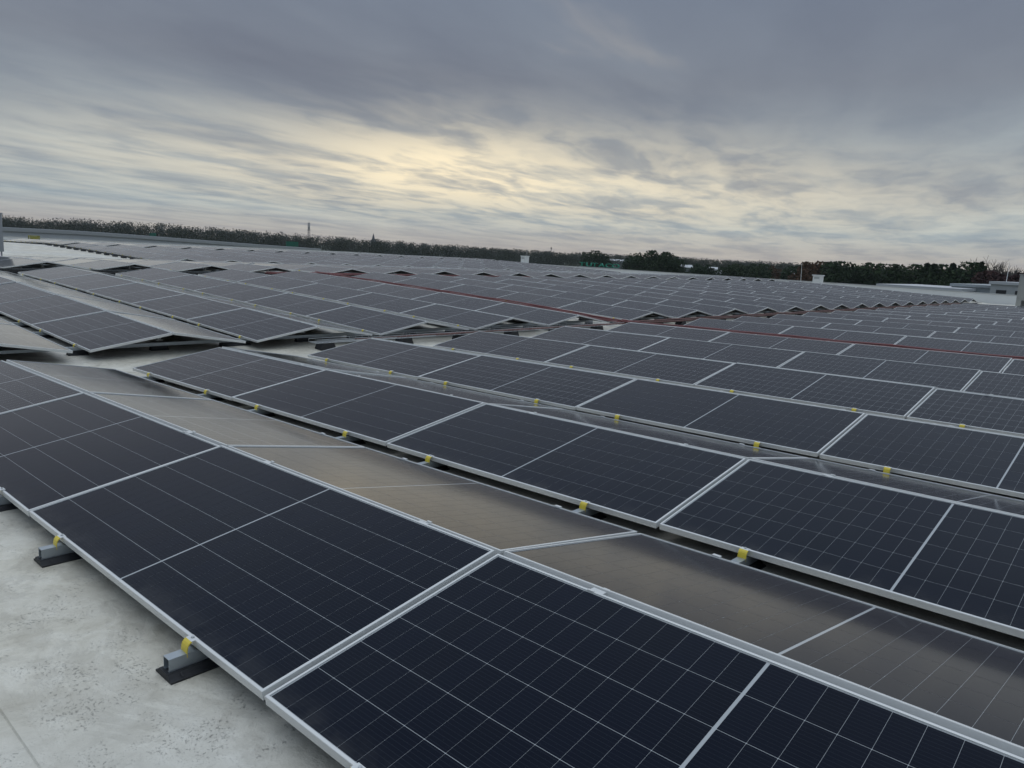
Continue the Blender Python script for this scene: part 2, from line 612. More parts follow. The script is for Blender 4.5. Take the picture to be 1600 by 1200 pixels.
parapet('parapet', [(X1, Y1, .30), (4, Y1, .42), (-10, Y1, .50), (-40, Y1, .54), (X0, Y1, .66)], (0, 1))
parapet('parapet', [(X0, Y1, .66), (X0, 30, .74), (X0, -20, .80)], (-1, 0))

# ------------------------------------------------------------------ solar panels
ROW_V = [0, 2.473, 4.935, 7.39, 9.85, 12.24] + [15.58 + 2.465 * i for i in range(17)]


def laminate_mesh(matl):
    i = .010
    me = bpy.data.meshes.new('laminate')
    me.from_pydata([(i, i, -.005), (PL - i, i, -.005), (PL - i, PW - i, -.005), (i, PW - i, -.005)], [], [(0, 1, 2, 3)])
    me.materials.append(matl)
    uv = me.uv_layers.new(name='UVMap')
    for k, p in enumerate(me.vertices):
        uv.data[k].uv = (p.co.x, p.co.y)
    return me


def frame_geo():
    mb = MB()
    w, t = .011, PT
    o = [(0, 0), (PL, 0), (PL, PW), (0, PW)]
    i = [(w, w), (PL - w, w), (PL - w, PW - w), (w, PW - w)]
    ch = .0015
    oc = [(ch, ch), (PL - ch, ch), (PL - ch, PW - ch), (ch, PW - ch)]
    for k in range(4):
        k2 = (k + 1) % 4
        mb.face([(*oc[k], 0), (*oc[k2], 0), (*i[k2], 0), (*i[k], 0)])
        mb.face([(*o[k], -ch), (*o[k2], -ch), (*oc[k2], 0), (*oc[k], 0)])
        mb.face([(*i[k], 0), (*i[k2], 0), (*i[k2], -.0055), (*i[k], -.0055)])
        mb.face([(*o[k], -t), (*o[k2], -t), (*o[k2], -ch), (*o[k], -ch)])
    mb.face([(0, 0, -t), (0, PW, -t), (PL, PW, -t), (PL, 0, -t)], 1)      # dark underside
    return mb


FRAME_ME = frame_geo().mesh('frame', [M_FRAME, M_DARK])
LAM_ME = laminate_mesh(M_LAM)
SHEET_ME = laminate_mesh(M_SHEET)
cm = MB()
cx, cy = (CELL_L - .0012) / 2, (CELL_P - .0022) / 2
ch = .0015
prof = [(-cx + ch, -cy), (cx - ch, -cy), (cx, -cy + ch), (cx, cy - ch), (cx - ch, cy), (-cx + ch, cy), (-cx, cy - ch), (-cx, -cy + ch)]
cm.face([(*p, .0004) for p in prof])
for k in range(8):
    a, b = prof[k], prof[(k + 1) % 8]
    cm.face([(*a, 0), (*b, 0), (*b, .0004), (*a, .0004)])
CELL_ME = cm.mesh('solar_cell', M_CELL)
CELL_POS = []
for c in range(26):
    cxp = MARG_X + CELL_L * (c + .5) + (MIDGAP if c >= 13 else 0)
    for r in range(6):
        CELL_POS.append((cxp, MARG_Y + CELL_P * (r + .5)))


def one_mesh_panel():
    """frame and laminate in one mesh with two materials, for panels whose parts cannot be told apart"""
    mb = frame_geo()
    i = .010
    mb.face([(i, i, -.005), (PL - i, i, -.005), (PL - i, PW - i, -.005), (i, PW - i, -.005)], 2)
    return mb


PANEL_GEO = one_mesh_panel()
PANEL_V = np.array(PANEL_GEO.v)
PANEL_F = PANEL_GEO.f
PANEL_M = PANEL_GEO.m


def panel_matrix(u0, vr, side, jit=True):
    """u0: left (smaller x) end; side 0 faces -y (front), 1 faces +y (back)"""
    uA, uB = u0, u0 + PL
    zA, zB = low_edge(uA, vr), low_edge(uB, vr)
    j = (random.gauss(0, .0016), random.gauss(0, .0015), random.gauss(0, .0038)) if jit else (0, 0, 0)
    ex = Vector((PL, j[1] * 2, zB - zA + j[0] * 2)).normalized()
    th = TILT + j[2]
    if side == 0:
        o = Vector((uA, vr - DV, zA))
        ey = Vector((0, math.cos(th), math.sin(th)))
    else:
        o = Vector((uB, vr + RIDGE_GAP + DV, zB))
        ey = Vector((0, -math.cos(th), math.sin(th)))
        ex = -ex
    ey = (ey - ex * ey.dot(ex)).normalized()
    ez = ex.cross(ey)
    o.z += j[0]
    M = Matrix((ex, ey, ez)).transposed().to_4x4()
    M.translation = o
    return M


CREST = [-15.25 - (k + 1) * L + .02 for k in range(5)]
BACK = [-45.3 - (k + 1) * L + .02 for k in range(5)]
panels = []      # block, row, module, side, matrix, visible area, cell size in pixels
def add_block(block, rows, starts_front, starts_back):
    for r in rows:
        for side, starts in ((0, starts_front), (1, starts_back)):
            for k, u0 in enumerate(starts):
                M = panel_matrix(u0, ROW_V[r], side)
                c = np.array([M @ Vector(p) for p in ((0, 0, 0), (PL, 0, 0), (PL, PW, 0), (0, PW, 0))])
                n = (M.to_3x3() @ Vector((0, 0, 1)))
                ctr = M @ Vector((PL / 2, PW / 2, 0))
                facing = (CAM - ctr).dot(n)
                q, dep = project(c)
                area, cell = 0.0, 0.0
                if facing > 0 and np.all(dep > .3):
                    qq = q.copy()
                    x0, y0, x1, y1 = qq[:, 0].min(), qq[:, 1].min(), qq[:, 0].max(), qq[:, 1].max()
                    if x1 > 0 and x0 < 1600 and y1 > 0 and y0 < 1200:
                        sx, sy = qq[:, 0], qq[:, 1]
                        area = .5 * abs(np.dot(sx, np.roll(sy, 1)) - np.dot(sy, np.roll(sx, 1)))
                        area *= max(.15, (min(x1, 1600) - max(x0, 0)) / (x1 - x0)) * max(.15, (min(y1, 1200) - max(y0, 0)) / (y1 - y0))
                        cell = area / (PL * PW) * .0925 * .184
                        cell = math.sqrt(cell)
                elif facing > 0 and np.any(dep > .3):
                    area, cell = 3e5, 50
                panels.append([block, r, k, side, M, area, cell])


add_block('near', range(0, 19), [k * L for k in range(6)], [k * L for k in range(6)])
add_block('middle', range(0, 23), [-1.441 - (k + 1) * L + .02 for k in range(5)], [-1.441 - (k + 1) * L + .02 for k in range(5)])
add_block('far', range(6, 24 - 1), [-29.52 - (k + 1) * L + .02 for k in range(6)], [-29.52 - (k + 1) * L + .02 for k in range(6)])
add_block('crest', range(0, 23), CREST, CREST)
add_block('back', range(6, 23), BACK, BACK)
panels.sort(key=lambda p: -p[5])
LAB_BLOCK = {'near': 'near array', 'middle': 'middle array', 'far': 'far array', 'crest': 'crest array', 'back': 'farthest array'}
rest_v, rest_f, rest_m = [], [], []
n_cells = 0
n_ind = 0
small_me = None
for idx, (block, r, k, side, M, area, cell) in enumerate(panels):
    if n_ind < 300 and area > 12:
        n_ind += 1
        rowname = ORD[r + 1] if block not in ('far', 'back') else ORD[r - 5]
        lab = 'dark solar panel %s from %s, %s row, %s, slope facing %s' % (
            ORD[k + 1], 'walkway' if block in ('near', 'middle') else 'near end', rowname, LAB_BLOCK[block], 'the viewer' if side == 0 else 'away')
        p = obj('solar_panel', None, None, M=M)
        p.empty_display_size = .2
        tag(p, lab, 'solar panel', 'solar panels mounted in tented rows on the roof')
        obj('frame', FRAME_ME, p)
        if cell >= 11 and n_cells < 26:
            n_cells += 1
            lam = obj('laminate', SHEET_ME, p)
            for (a, b) in CELL_POS:
                oc = obj('solar_cell', CELL_ME, lam, (a, b, -.0049))
                oc.color = (1.0 if b < .12 else 0.0, 0, 0, 1)       # dust gathers on the lowest row
        else:
            obj('laminate', LAM_ME, p)
    else:
        A = np.array(M)
        vv = PANEL_V @ A[:3, :3].T + A[:3, 3]
        off = sum(len(x) for x in rest_v)
        rest_v.append(vv)
        rest_f.extend([tuple(i + off for i in f) for f in PANEL_F])
        rest_m.extend(PANEL_M)
me = bpy.data.meshes.new('distant_solar_panels')
me.from_pydata(np.concatenate(rest_v).tolist(), [], rest_f)
for m in (M_FRAME, M_DARK, M_LAM):
    me.materials.append(m)
me.polygons.foreach_set('material_index', rest_m)
uv = me.uv_layers.new(name='UVMap')
nl = sum(len(f) for f in PANEL_F)
loc = np.array([PANEL_V[i][:2] for f in PANEL_F for i in f])
uv.data.foreach_set('uv', np.tile(loc, (len(rest_v), 1)).astype(np.float32).ravel())
o = obj('distant_solar_panels', me)
kind(tag(o, 'remaining solar panels packed close together in the far rows', 'solar panels'), 'stuff')

# ------------------------------------------------------------------ mounts under the panels
RAIL_W, RAIL_T = .046, .050


def c_profile(zt):
    w, t = RAIL_W / 2, .003
    return [(-w, zt - RAIL_T), (-w, zt), (w, zt), (w, zt - RAIL_T), (w - .012, zt - RAIL_T), (w - .012, zt - RAIL_T + t),
            (w - t, zt - RAIL_T + t), (w - t, zt - t), (-w + t, zt - t), (-w + t, zt - RAIL_T + t), (-w + .012, zt - RAIL_T + t), (-w + .012, zt - RAIL_T)]


def clamp_geo():
    mb = MB()
    w = .0235
    pr = [(.016, .0065), (-.004, .0065)]
    for k in range(8):
        a = math.radians(90 + k * 14)
        pr.append((-.004 - .030 + .034 * math.cos(a) + .034 - .0, -.030 + .0365 * math.sin(a)))
    # outward arc: from the frame top, bulging away and down to the rail
    pr = [(.016, .005), (-.002, .006), (-.013, .004), (-.022, -.002), (-.028, -.011), (-.031, -.024), (-.032, -.040), (-.031, -.053)]
    th = .0035
    inn = [(a + .003, b - th) if i > 1 else (a, b - th + .0005) for i, (a, b) in enumerate(pr)]
    for s in range(len(pr) - 1):
        m = 1 if s < 2 else 0
        p, q, pi, qi = pr[s], pr[s + 1], inn[s], inn[s + 1]
        mb.face([(-w, *p), (-w, *q), (w, *q), (w, *p)], m)
        mb.face([(-w, *pi), (w, *pi), (w, *qi), (-w, *qi)], m)
        mb.face([(-w, *p), (-w, *pi), (-w, *qi), (-w, *q)], m)
        mb.face([(w, *p), (w, *q), (w, *qi), (w, *pi)], m)
    mb.face([(-w, *pr[-1]), (-w, *inn[-1]), (w, *inn[-1]), (w, *pr[-1])], 0)
    return mb


CLAMP_ME = clamp_geo().mesh('yellow_clamp', [M_YELLOW, M_WHITE])
BOLT_ME = MB().tube([(0, 0, 0), (0, 0, .006)], .0065, 8).mesh('bolt', M_STEEL)
BACKCLAMP_ME = MB().box((-.022, -.012, -.002), (.022, .010, .003)).box((-.022, .006, -.045), (.022, .010, .003)).mesh('edge_clamp', M_FRAME)
RIDGECL_ME = MB().box((-.030, -.012, -.002), (-.002, -.001, .003)).box((.006, .041, -.002), (.034, .052, .003)).box((-.03, .006, -.03), (.03, .034, -.003)).mesh('ridge_clamp', M_FRAME)


def foot_geo(h, ln=.25, w=.066):
    """ribbed rubber shoe: flange on the roof, waisted block below the rail"""
    mb = MB()
    a, t = ln / 2, .013
    x1, x2 = w, .036
    mb.extrude([(-x1, 0), (x1, 0), (x1, t * .6), (x2 + .012, t), (x2, t + .012), (x2, h), (-x2, h), (-x2, t + .012), (-x2 - .012, t), (-x1, t * .6)], 'y', -a, a)
    for s in (-1, 1):
        for yy in (-.62 * a, 0, .62 * a):
            mb.face([(s * x2, yy - .004, h * .9), (s * x1 * .9, yy - .004, t), (s * x1 * .9, yy + .004, t), (s * x2, yy + .004, h * .9)])
    return mb


_foot = {}
def foot_mesh(h):
    key = round(max(h, .018), 3)
    if key not in _foot:
        _foot[key] = foot_geo(key).mesh('rubber_foot', M_RUBBER)
    return _foot[key]


_rail = {}
def rail_mesh(y0, y1):
    key = (round(y0, 3), round(y1, 3))
    if key not in _rail:
        _rail[key] = MB().extrude(c_profile(0), 'y', y0, y1).mesh('base_rail', M_RAIL)
    return _rail[key]


POST_ME = MB().box((-.025, .004, -DH + .0), (.025, .010, -PT)).box((-.025, .030, -DH + .0), (.025, .036, -PT)).box((-.03, -.03, -DH - .002), (.03, .07, -DH + .004)).mesh('ridge_post', M_FRAME)

mounts = []
for block, rows, ustarts, vmax in (('near', range(0, 19), [k * L for k in range(6)], 0), ('middle', range(0, 23), [-1.441 - (k + 1) * L + .02 for k in range(5)], 0),
                                   ('far', range(6, 23), [-29.52 - (k + 1) * L + .02 for k in range(6)], 0), ('crest', range(0, 23), CREST, 0), ('back', range(6, 23), BACK, 0)):
    for r in rows:
        n = 0
        order = list(enumerate(ustarts))
        for k, u0 in order:
            offs = (.52, PL - .505) if block == 'near' else (PL - .505, .52)
            for h_, off in enumerate(offs):
                mounts.append((block, r, 2 * k + h_, u0 + off))
rest = MB()
cnt = 0
for block, r, n, u in mounts:
    vr = ROW_V[r]
    zl, zr = low_edge(u, vr), roof_z(u, vr)
    q, dep = project([(u, vr - DV, zl)])
    vis = dep[0] > .2 and -40 < q[0, 0] < 1640 and -40 < q[0, 1] < 1260
    y_start = -DV - .098
    last = (r + 1 >= len(ROW_V)) or ROW_V[min(r + 1, len(ROW_V) - 1)] - vr > 2.6
    y_end = RIDGE_GAP + DV + .10 if last else (ROW_V[r + 1] - vr) - DV - .100
    d = dep[0] if dep[0] > .2 else 1e3
    if vis and d < 27 and cnt < 280:
        cnt += 1
        lab = 'aluminium mounting rail with yellow clamp, %s from walkway, %s row, %s' % (ORD[n + 1], ORD[r + 1], LAB_BLOCK[block])
        t = tag(obj('mounting_rail', None, None, (u, vr, zl)), lab, 'mounting rail', 'rails that carry the panel rows')
        t.empty_display_size = .1
        obj('base_rail', rail_mesh(y_start, y_end), t, (0, 0, -PT - .003))
        c = obj('yellow_clamp', CLAMP_ME, t, (0, -DV, 0))
        if d < 14:
            obj('bolt', BOLT_ME, c, (0, .003, .005))
            obj('edge_clamp', BACKCLAMP_ME, t, (-.06, RIDGE_GAP + DV, .001))
        obj('ridge_clamp', RIDGECL_ME, t, (0, 0, DH))
        obj('ridge_post', POST_ME, t, (0, 0, DH))
        hf = (zl - PT - .003 - RAIL_T) - zr
        for yy in (-DV + .015, .02, RIDGE_GAP + DV - .05):
            obj('rubber_foot', foot_mesh(hf), t, (0, yy, -(zl - zr) + .0005))
    else:
        T = Matrix.Translation((u, vr, zl))
        rest.box((-.02, y_start, -PT - .045), (.02, y_end, -PT - .003), 0, T)
        rest.box((-.02, -DV - .04, -.045), (.02, -DV + .015, .006), 1, T)
        rest.box((-.03, -DV - .11, -(zl - zr)), (.03, -DV + .14, -PT - .046), 2, T)
        rest.box((-.025, .004, -PT - .01), (.025, .036, DH - PT), 0, T)
o = obj('distant_mounting_rails', rest.mesh('distant_mounting_rails', [M_RAIL, M_YELLOW, M_RUBBER]))
kind(tag(o, 'remaining rails and clamps hidden among the far panel rows', 'mounting rails'), 'stuff')

# ------------------------------------------------------------------ cable trays and conduits
def tray(name, label, pts, width, zoff, feet, cover_dark, grp='cable trays on black feet'):
    """pts: plan points; a wire basket raised on rubber blocks"""
    t = tag(obj(name, None, None, (pts[0][0], pts[0][1], roof_z(*pts[0]))), label, 'cable tray', grp)
    inv = Matrix.Translation(-Vector(t.location))
    mb = MB()
    P = []
    for a, b in zip(pts[:-1], pts[1:]):
        n = max(1, int((Vector(b) - Vector(a)).length / .4))
        P += [(a[0] + (b[0] - a[0]) * i / n, a[1] + (b[1] - a[1]) * i / n) for i in range(n)]
    P.append(pts[-1])
    d = Vector((pts[-1][0] - pts[0][0], pts[-1][1] - pts[0][1])).normalized()
    nrm = Vector((-d.y, d.x))
    def W(p, o, dz):
        return inv @ Vector((p[0] + nrm.x * o, p[1] + nrm.y * o, roof_z(p[0], p[1]) + zoff + dz))
    for o_, dz in ((-width / 2, 0), (-width / 6, 0), (width / 6, 0), (width / 2, 0), (-width / 2, .055), (width / 2, .055)):
        mb.tube([W(p, o_, dz) for p in P], .0035, 5)
    obj('wire_basket', mb.mesh('wire_basket', M_DARK if cover_dark else M_STEEL), t)
    rm = MB()
    for a, b in zip(P[:-1], P[1:]):
        for s in (0, .33, .66):
            p = (a[0] + (b[0] - a[0]) * s, a[1] + (b[1] - a[1]) * s)
            rm.tube([W(p, -width / 2, .055), W(p, -width / 2, 0), W(p, width / 2, 0), W(p, width / 2, .055)], .0028, 4)
    kind(obj('wire_rung', rm.mesh('wire_rung', M_DARK if cover_dark else M_STEEL), t), 'stuff')
    for f in feet:
        h = zoff - .006
        blk = MB()
        ang = math.atan2(d.y, d.x)
        blk.extrude([(-.15, 0), (.15, 0), (.145, .02), (.105, h), (-.105, h), (-.145, .02)], 'y', -.10, .10)
        obj('rubber_foot', blk.mesh('rubber_foot', M_RUBBER), t,
            M=inv @ Matrix.Translation((f[0], f[1], roof_z(*f))) @ Matrix.Rotation(ang, 4, 'Z'))
    return t


def conduit(name, label, cat, pts, r, m, grp, ribs=True):
    mb = MB()
    P, R_ = [], []
    pts = [Vector(p) for p in pts]
    for a, b in zip(pts[:-1], pts[1:]):
        n = max(2, int((b - a).length / .35))
        for i in range(n):
            P.append(a.lerp(b, i / n))
    P.append(pts[-1])
    ph = random.random() * 6
    for i, p in enumerate(P):
        p.z += .006 * math.sin(i * .9 + ph) + random.uniform(-.004, .004)
        p.x += .006 * math.sin(i * .7 + ph * 2)
        p.y += .006 * math.cos(i * .5 + ph)
    mb.tube(P, r, 8)
    o = obj(name, mb.mesh(name, m, smooth=True))
    return tag(o, label, cat, grp)


TU = -1.22
tray('cable_tray', 'galvanised wire cable tray along the walkway in front of the middle rows', [(TU, 4.7), (TU, 13.7)], .24, .125,
     [(TU, v) for v in (4.95, 6.65, 8.1, 9.6, 11.1, 12.7)], False)
for i, (o_, dz, lab) in enumerate(((-.06, .012, 'dull red cable lying along the left of the walkway cable tray'),
                                   (0.0, .012, 'dull red cable lying along the middle of the walkway cable tray'),
                                   (.06, .014, 'dull red cable lying along the right of the walkway cable tray'))):
    conduit('cable', lab, 'cable', [(TU + o_, 5.6 + .9 * i, roof_z(TU, 5) + .125 + dz), (TU + o_, 10, roof_z(TU, 10) + .125 + dz), (TU + o_, 13.9, roof_z(TU, 13) + .125 + dz)], .011, M_BROWNCABLE, 'cables in the walkway tray')
tray('cable_tray', 'dark cable tray crossing in front of the right rows of the middle array', [(TU, 13.9), (TU, 56)], .24, .11,
     [(TU, 14.3 + 1.22 * i) for i in range(34)], True)
SIDES = ('left', 'middle', 'right', 'top')
for i, (o_, dz) in enumerate(((-.08, .02), (0, .02), (.08, .022), (.02, .06))):
    conduit('red_conduit', 'dull red conduit along the walkway below the open ends, %s of its bundle' % SIDES[i], 'conduit',
            [(TU + o_, 13.9, roof_z(TU, 14) + .11 + dz), (TU + o_, 30, roof_z(TU, 30) + .11 + dz), (TU + o_, 50, roof_z(TU, 50) + .11 + dz)], .024, M_BROWNCABLE, 'red conduits on the roof')
GV = 13.92
tray('cable_tray', 'dark cable tray running between two rows of the middle array', [(-15.2, GV), (-1.4, GV)], .34, .10,
     [(-15.0 + 1.25 * i, GV) for i in range(11)], True)
for i, (o_, dz) in enumerate(((-.11, .03), (0, .03), (.11, .03), (.02, .075))):
    pts = [(x, GV + o_, roof_z(x, GV) + .10 + dz) for x in np.linspace(-15.3, -1.35, 24)]
    conduit('red_conduit', 'red conduit between rows of the middle array, %s of its bundle' % SIDES[i], 'conduit', pts, .018, M_RED, 'red conduits on the roof')
tray('cable_tray', 'dark cable tray running between two rows of the near array', [(-1.0, GV), (14.8, GV)], .26, .15,
     [(-.6 + 1.25 * i, GV) for i in range(12)], True)
for i, (o_, dz) in enumerate(((-.07, .026), (.03, .026), (-.02, .055))):
    pts = [(x, GV + o_, roof_z(x, GV) + .15 + dz) for x in np.linspace(-1.3, 14.8, 26)]
    conduit('red_conduit', 'red conduit between rows of the near array, %s of its bundle' % ('left', 'right', 'top')[i], 'conduit', pts, .019, M_RED, 'red conduits on the roof')
FV = 14.05
tray('cable_tray', 'dark cable tray on black feet along the left edge of the far array', [(-46.0, FV), (-29.3, FV)], .26, .12,
     [(-45.8 + 1.2 * i, FV) for i in range(14)], True)
tray('cable_tray', 'dark cable tray on the open roof leading to the yellow crate', [(-64.0, 15.6), (-46.2, 14.1)], .22, .10,
     [(-63.5 + 2.1 * i, 15.55 - .17 * i) for i in range(9)], True)
tray('cable_tray', 'dark cable tray along the far ends of the middle array', [(-14.55, 1.0), (-14.55, 30)], .3, .09,
     [(-14.55, 1.4 + 1.25 * i) for i in range(23)], True)
for i, (o_, dz) in enumerate(((-.09, .03), (.0, .03), (.09, .03), (0, .07))):
    conduit('red_conduit', 'red conduit along the far ends of the middle array, %s of its bundle' % SIDES[i], 'conduit',
            [(-14.55 + o_, v, roof_z(-14.55, v) + .10 + dz) for v in (11.5, 15, 20, 25.5)], .024, M_RED, 'red conduits on the roof')

# ------------------------------------------------------------------ things on the roof
def ac_unit(loc, sx, sy, sz, label, m, leg):
    t = tag(obj('ventilation_unit', None, None, loc), label, 'ventilation unit')
    b = MB()
    b.box((0, 0, leg), (sx, sy, sz))
    b.box((-.03, -.03, sz), (sx + .03, sy + .03, sz + .05))
    body = obj('casing', b.mesh('casing', m), t)
    gr = MB()
    for i in range(7):
        z = leg + .12 + i * .05
        gr.box((.25, -.012, z), (min(sx - .1, .75), -.002, z + .03))
    obj('grille', gr.mesh('grille', M_DARK), body)
    obj('door_panel', MB().box((.08, -.014, leg + .55), (sx - .08, -.002, sz - .12)).mesh('door_panel', m), body)
    obj('handle', MB().box((sx - .2, -.04, leg + .9), (sx - .17, -.014, leg + 1.05)).mesh('handle', M_DARK), body)
    for x in (.06, sx - .1):
        for y in (.06, sy - .1):
            obj('leg', MB().box((x, y, 0), (x + .05, y + .05, leg)).mesh('leg', M_STEEL), t)
    return t


p = at_y(1586, 479, 47.6)
ac_unit((p.x, 47.6, roof_z(p.x, 47.6)), 2.2, 1.6, 1.95, 'tall beige ventilation unit at the right edge of the roof', M_BEIGE, .12)
p = at_x(7.5, 392, -28.0)
# its right-hand side shows at the left edge of the picture
t = ac_unit((p.x - .2, p.y - 2.55, roof_z(p.x, p.y)), 1.5, 2.2, 1.98, 'tall grey ventilation unit on legs at the left edge of the roof', M_GREYBOX, .48)
h = tag(obj('roof_hatch', None, None, (-24.5, 5.5, roof_z(-24.5, 5.5))), 'low grey roof hatch below the left ventilation unit', 'roof hatch')
obj('upstand', MB().box((0, 0, 0), (1.5, 1.9, .16)).mesh('upstand', M_GREYBOX), h)
obj('lid', MB().box((-.05, -.05, .16), (1.55, 1.95, .24)).mesh('lid', M_GREYBOX), h)

c = at_x(45.5, 377, -62.5)
cr = tag(obj('yellow_crate', None, None, (c.x, c.y, roof_z(c.x, c.y))), 'yellow-green metal crate standing on the white roof far left', 'crate')
b = MB().box((-.30, .15, .18), (.30, 1.0, .80))
obj('bin', b.mesh('bin', M_CRATE), cr)
cr.scale = (.66, .66, .66)
for y in (0, 1.02):
    f = MB().box((-.36, y, 0), (-.28, y + .1, .90)).box((.28, y, 0), (.36, y + .1, .90)).box((-.28, y, .80), (.28, y + .1, .90)).box((-.28, y, .12), (.28, y + .1, .2))
    obj('end_frame', f.mesh('end_frame', M_CRATE), cr)
obj('top_rail', MB().box((.28, .1, .84), (.34, 1.02, .90)).box((-.34, .1, .84), (-.28, 1.02, .90)).mesh('top_rail', M_CRATE), cr)


def roof_box(px, py, Y, w, hgt, label):
    p = at_y(px, py, Y)
    t = tag(obj('roof_vent', None, None, (p.x, Y, p.z)), label, 'roof vent')
    obj('casing', MB().box((-w / 2, 0, -.35), (w / 2, w, hgt)).mesh('casing', M_WHITE), t)
    obj('hood', MB().box((-w / 2 - .06, -.06, hgt), (w / 2 + .06, w + .06, hgt + .07)).mesh('hood', M_WHITE), t)
    obj('louvre', MB().box((-w / 3, -.012, hgt * .45), (w / 3, -.002, hgt * .8)).mesh('louvre', M_GREYBOX), t)
    return t


roof_box(1275.5, 440, 58.6, .62, .46, 'white roof vent at the roof edge beside the taller lightning rod')
roof_box(817, 408, 58.6, .62, .50, 'white roof vent at the far roof edge in front of the wood')


def rod(px, py0, py1, Y, label):
    p, q = at_y(px, py1, Y), at_y(px + 1.5, py0, Y)
    z0 = roof_z(p.x, min(Y, 59.9)) if Y < 60 else -10
    t = tag(obj('lightning_rod', None, None, (p.x, Y, z0)), label, 'lightning rod', 'lightning rods along the roof edge')
    obj('pole', MB().tube([(0, 0, 0), (q.x - p.x, 0, q.z - z0)], [.022, .010], 6).mesh('pole', M_WHITE), t)
    obj('base', MB().extrude([(-.2, 0), (.2, 0), (.15, .08), (-.15, .08)], 'y', -.2, .2).mesh('base', M_GREYBOX), t)


rod(1251.5, 412, 438, 58.9, 'thin lightning rod left of the right-hand white vent')
rod(822.5, 388, 406, 59.0, 'thin lightning rod beside the far white vent')

# ------------------------------------------------------------------ neighbouring buildings
def low_building(name, label, x0, x1, y0, y1, top, wall_m, roof_m, extra=None):
    t = tag(obj(name, None, None, (x0, y0, -10)), label, 'building')
    w, d, h = x1 - x0, y1 - y0, top + 10
    obj('wall', MB().box((0, 0, 0), (w, d, h - .25)).mesh('wall', wall_m), t)
    obj('roof_edge', MB().box((-.15, -.15, h - .25), (w + .15, d + .15, h)).mesh('roof_edge', roof_m), t)
    return t


def px_x(px, py, Y):
    return at_y(px, py, Y).x


# right: white hall, grey hall, paler block with a recess
Yb = 78.0
a, b_ = px_x(1372, 446, Yb), px_x(1500, 456, Yb)
t = low_building('neighbour_hall', 'long white low hall beyond the right-hand roof edge', a, b_, Yb, Yb + 14, at_y(1450, 448, Yb).z, M_SHED, M_SHED)
Yb = 84.0
a, b_ = px_x(1487, 446, Yb), px_x(1556, 452, Yb)
t = low_building('neighbour_hall', 'plain grey hall between the white hall and the paler block', a, b_, Yb, Yb + 16, at_y(1500, 443.5, Yb).z, M_HALL, M_HALL)
Yb = 80.0
a, b_ = px_x(1549, 440, Yb), px_x(1625, 446, Yb)
t = low_building('neighbour_block', 'pale flat-roofed block with dark recessed windows beside the ventilation unit', a, b_, Yb, Yb + 12, at_y(1560, 440, Yb).z, M_GREYBOX, M_SHED)
for i in range(4):
    obj('window', MB().box((.5 + 1.5 * i, -.05, 10.15), (1.3 + 1.5 * i, -.01, 10.5)).mesh('window', M_DARK), t)
p0 = at_y(1569, 440, 81.0)
rodt = tag(obj('lightning_rod', None, None, (p0.x, 82, p0.z - .2)), 'thin pale lightning rod on the block in front of the bare trees', 'lightning rod', 'lightning rods along the roof edge')
obj('pole', MB().tube([(0, 0, 0), (.05, 0, 2.0)], [.035, .015], 6).mesh('pole', M_WHITE), rodt)

# left: long hall whose pale roof edge rises towards the left
XH = -96.0
t = tag(obj('neighbour_hall', None, None, (XH, 0, -10)), 'long grey hall with sloping roof edge behind the far left parapet', 'building')
ys = [(at_x(px, py, XH).y, at_x(px, py, XH).z) for px, py in ((-260, 339), (0, 354.5), (120, 360.5), (200, 366), (400, 381.5), (500, 388.5))]
wl, ed = MB(), MB()
for (ya, za), (yb, zb) in zip(ys[:-1], ys[1:]):
    wl.face([(0, ya, 0), (0, yb, 0), (0, yb, zb + 10), (0, ya, za + 10)])
    wl.face([(0, ya, za + 10), (0, yb, zb + 10), (-30, yb, zb + 10 - .3), (-30, ya, za + 10 - .3)])
    ed.box((0, ya, -.45), (.18, yb, -.05), 0, Matrix(((1, 0, 0, 0), (0, 1, 0, 0), (0, (zb - za) / (yb - ya), 1, za + 10 - ya * (zb - za) / (yb - ya)), (0, 0, 0, 1))))
wl.face([(0, ys[-1][0], 0), (-30, ys[-1][0], 0), (-30, ys[-1][0], ys[-1][1] + 9.7), (0, ys[-1][0], ys[-1][1] + 10)])
obj('wall', wl.mesh('wall', M_SHED), t)
obj('roof_edge', ed.mesh('roof_edge', M_COPING), t)


def sign_board(px0, px1, py0, py1, D, label):
    d0, d1 = pixel_ray(px0, py1), pixel_ray(px1, py1)
    a, b = at_x(px0, py1, D), at_x(px1, py1, D)
    top = at_x((px0 + px1) / 2, py0, D).z
    t = tag(obj('green_sign', None, None, (D, a.y, a.z)), label, 'sign', 'green rooftop signs')
    h, w = top - a.z, b.y - a.y
    obj('board', MB().box((-.1, 0, .15), (.06, w, h)).mesh('board', M_BOARD), t)
    for y in (w * .2, w * .75):
        obj('post', MB().box((-.25, y, -3.0), (-.15, y + .12, h * .8)).mesh('post', M_STEEL), t)


sign_board(447, 466, 377.5, 386, -128, 'green sign board behind the far roof edge below the telecom mast')
sign_board(234, 244, 364, 370, -135, 'small green sign board behind the far left roof edge')

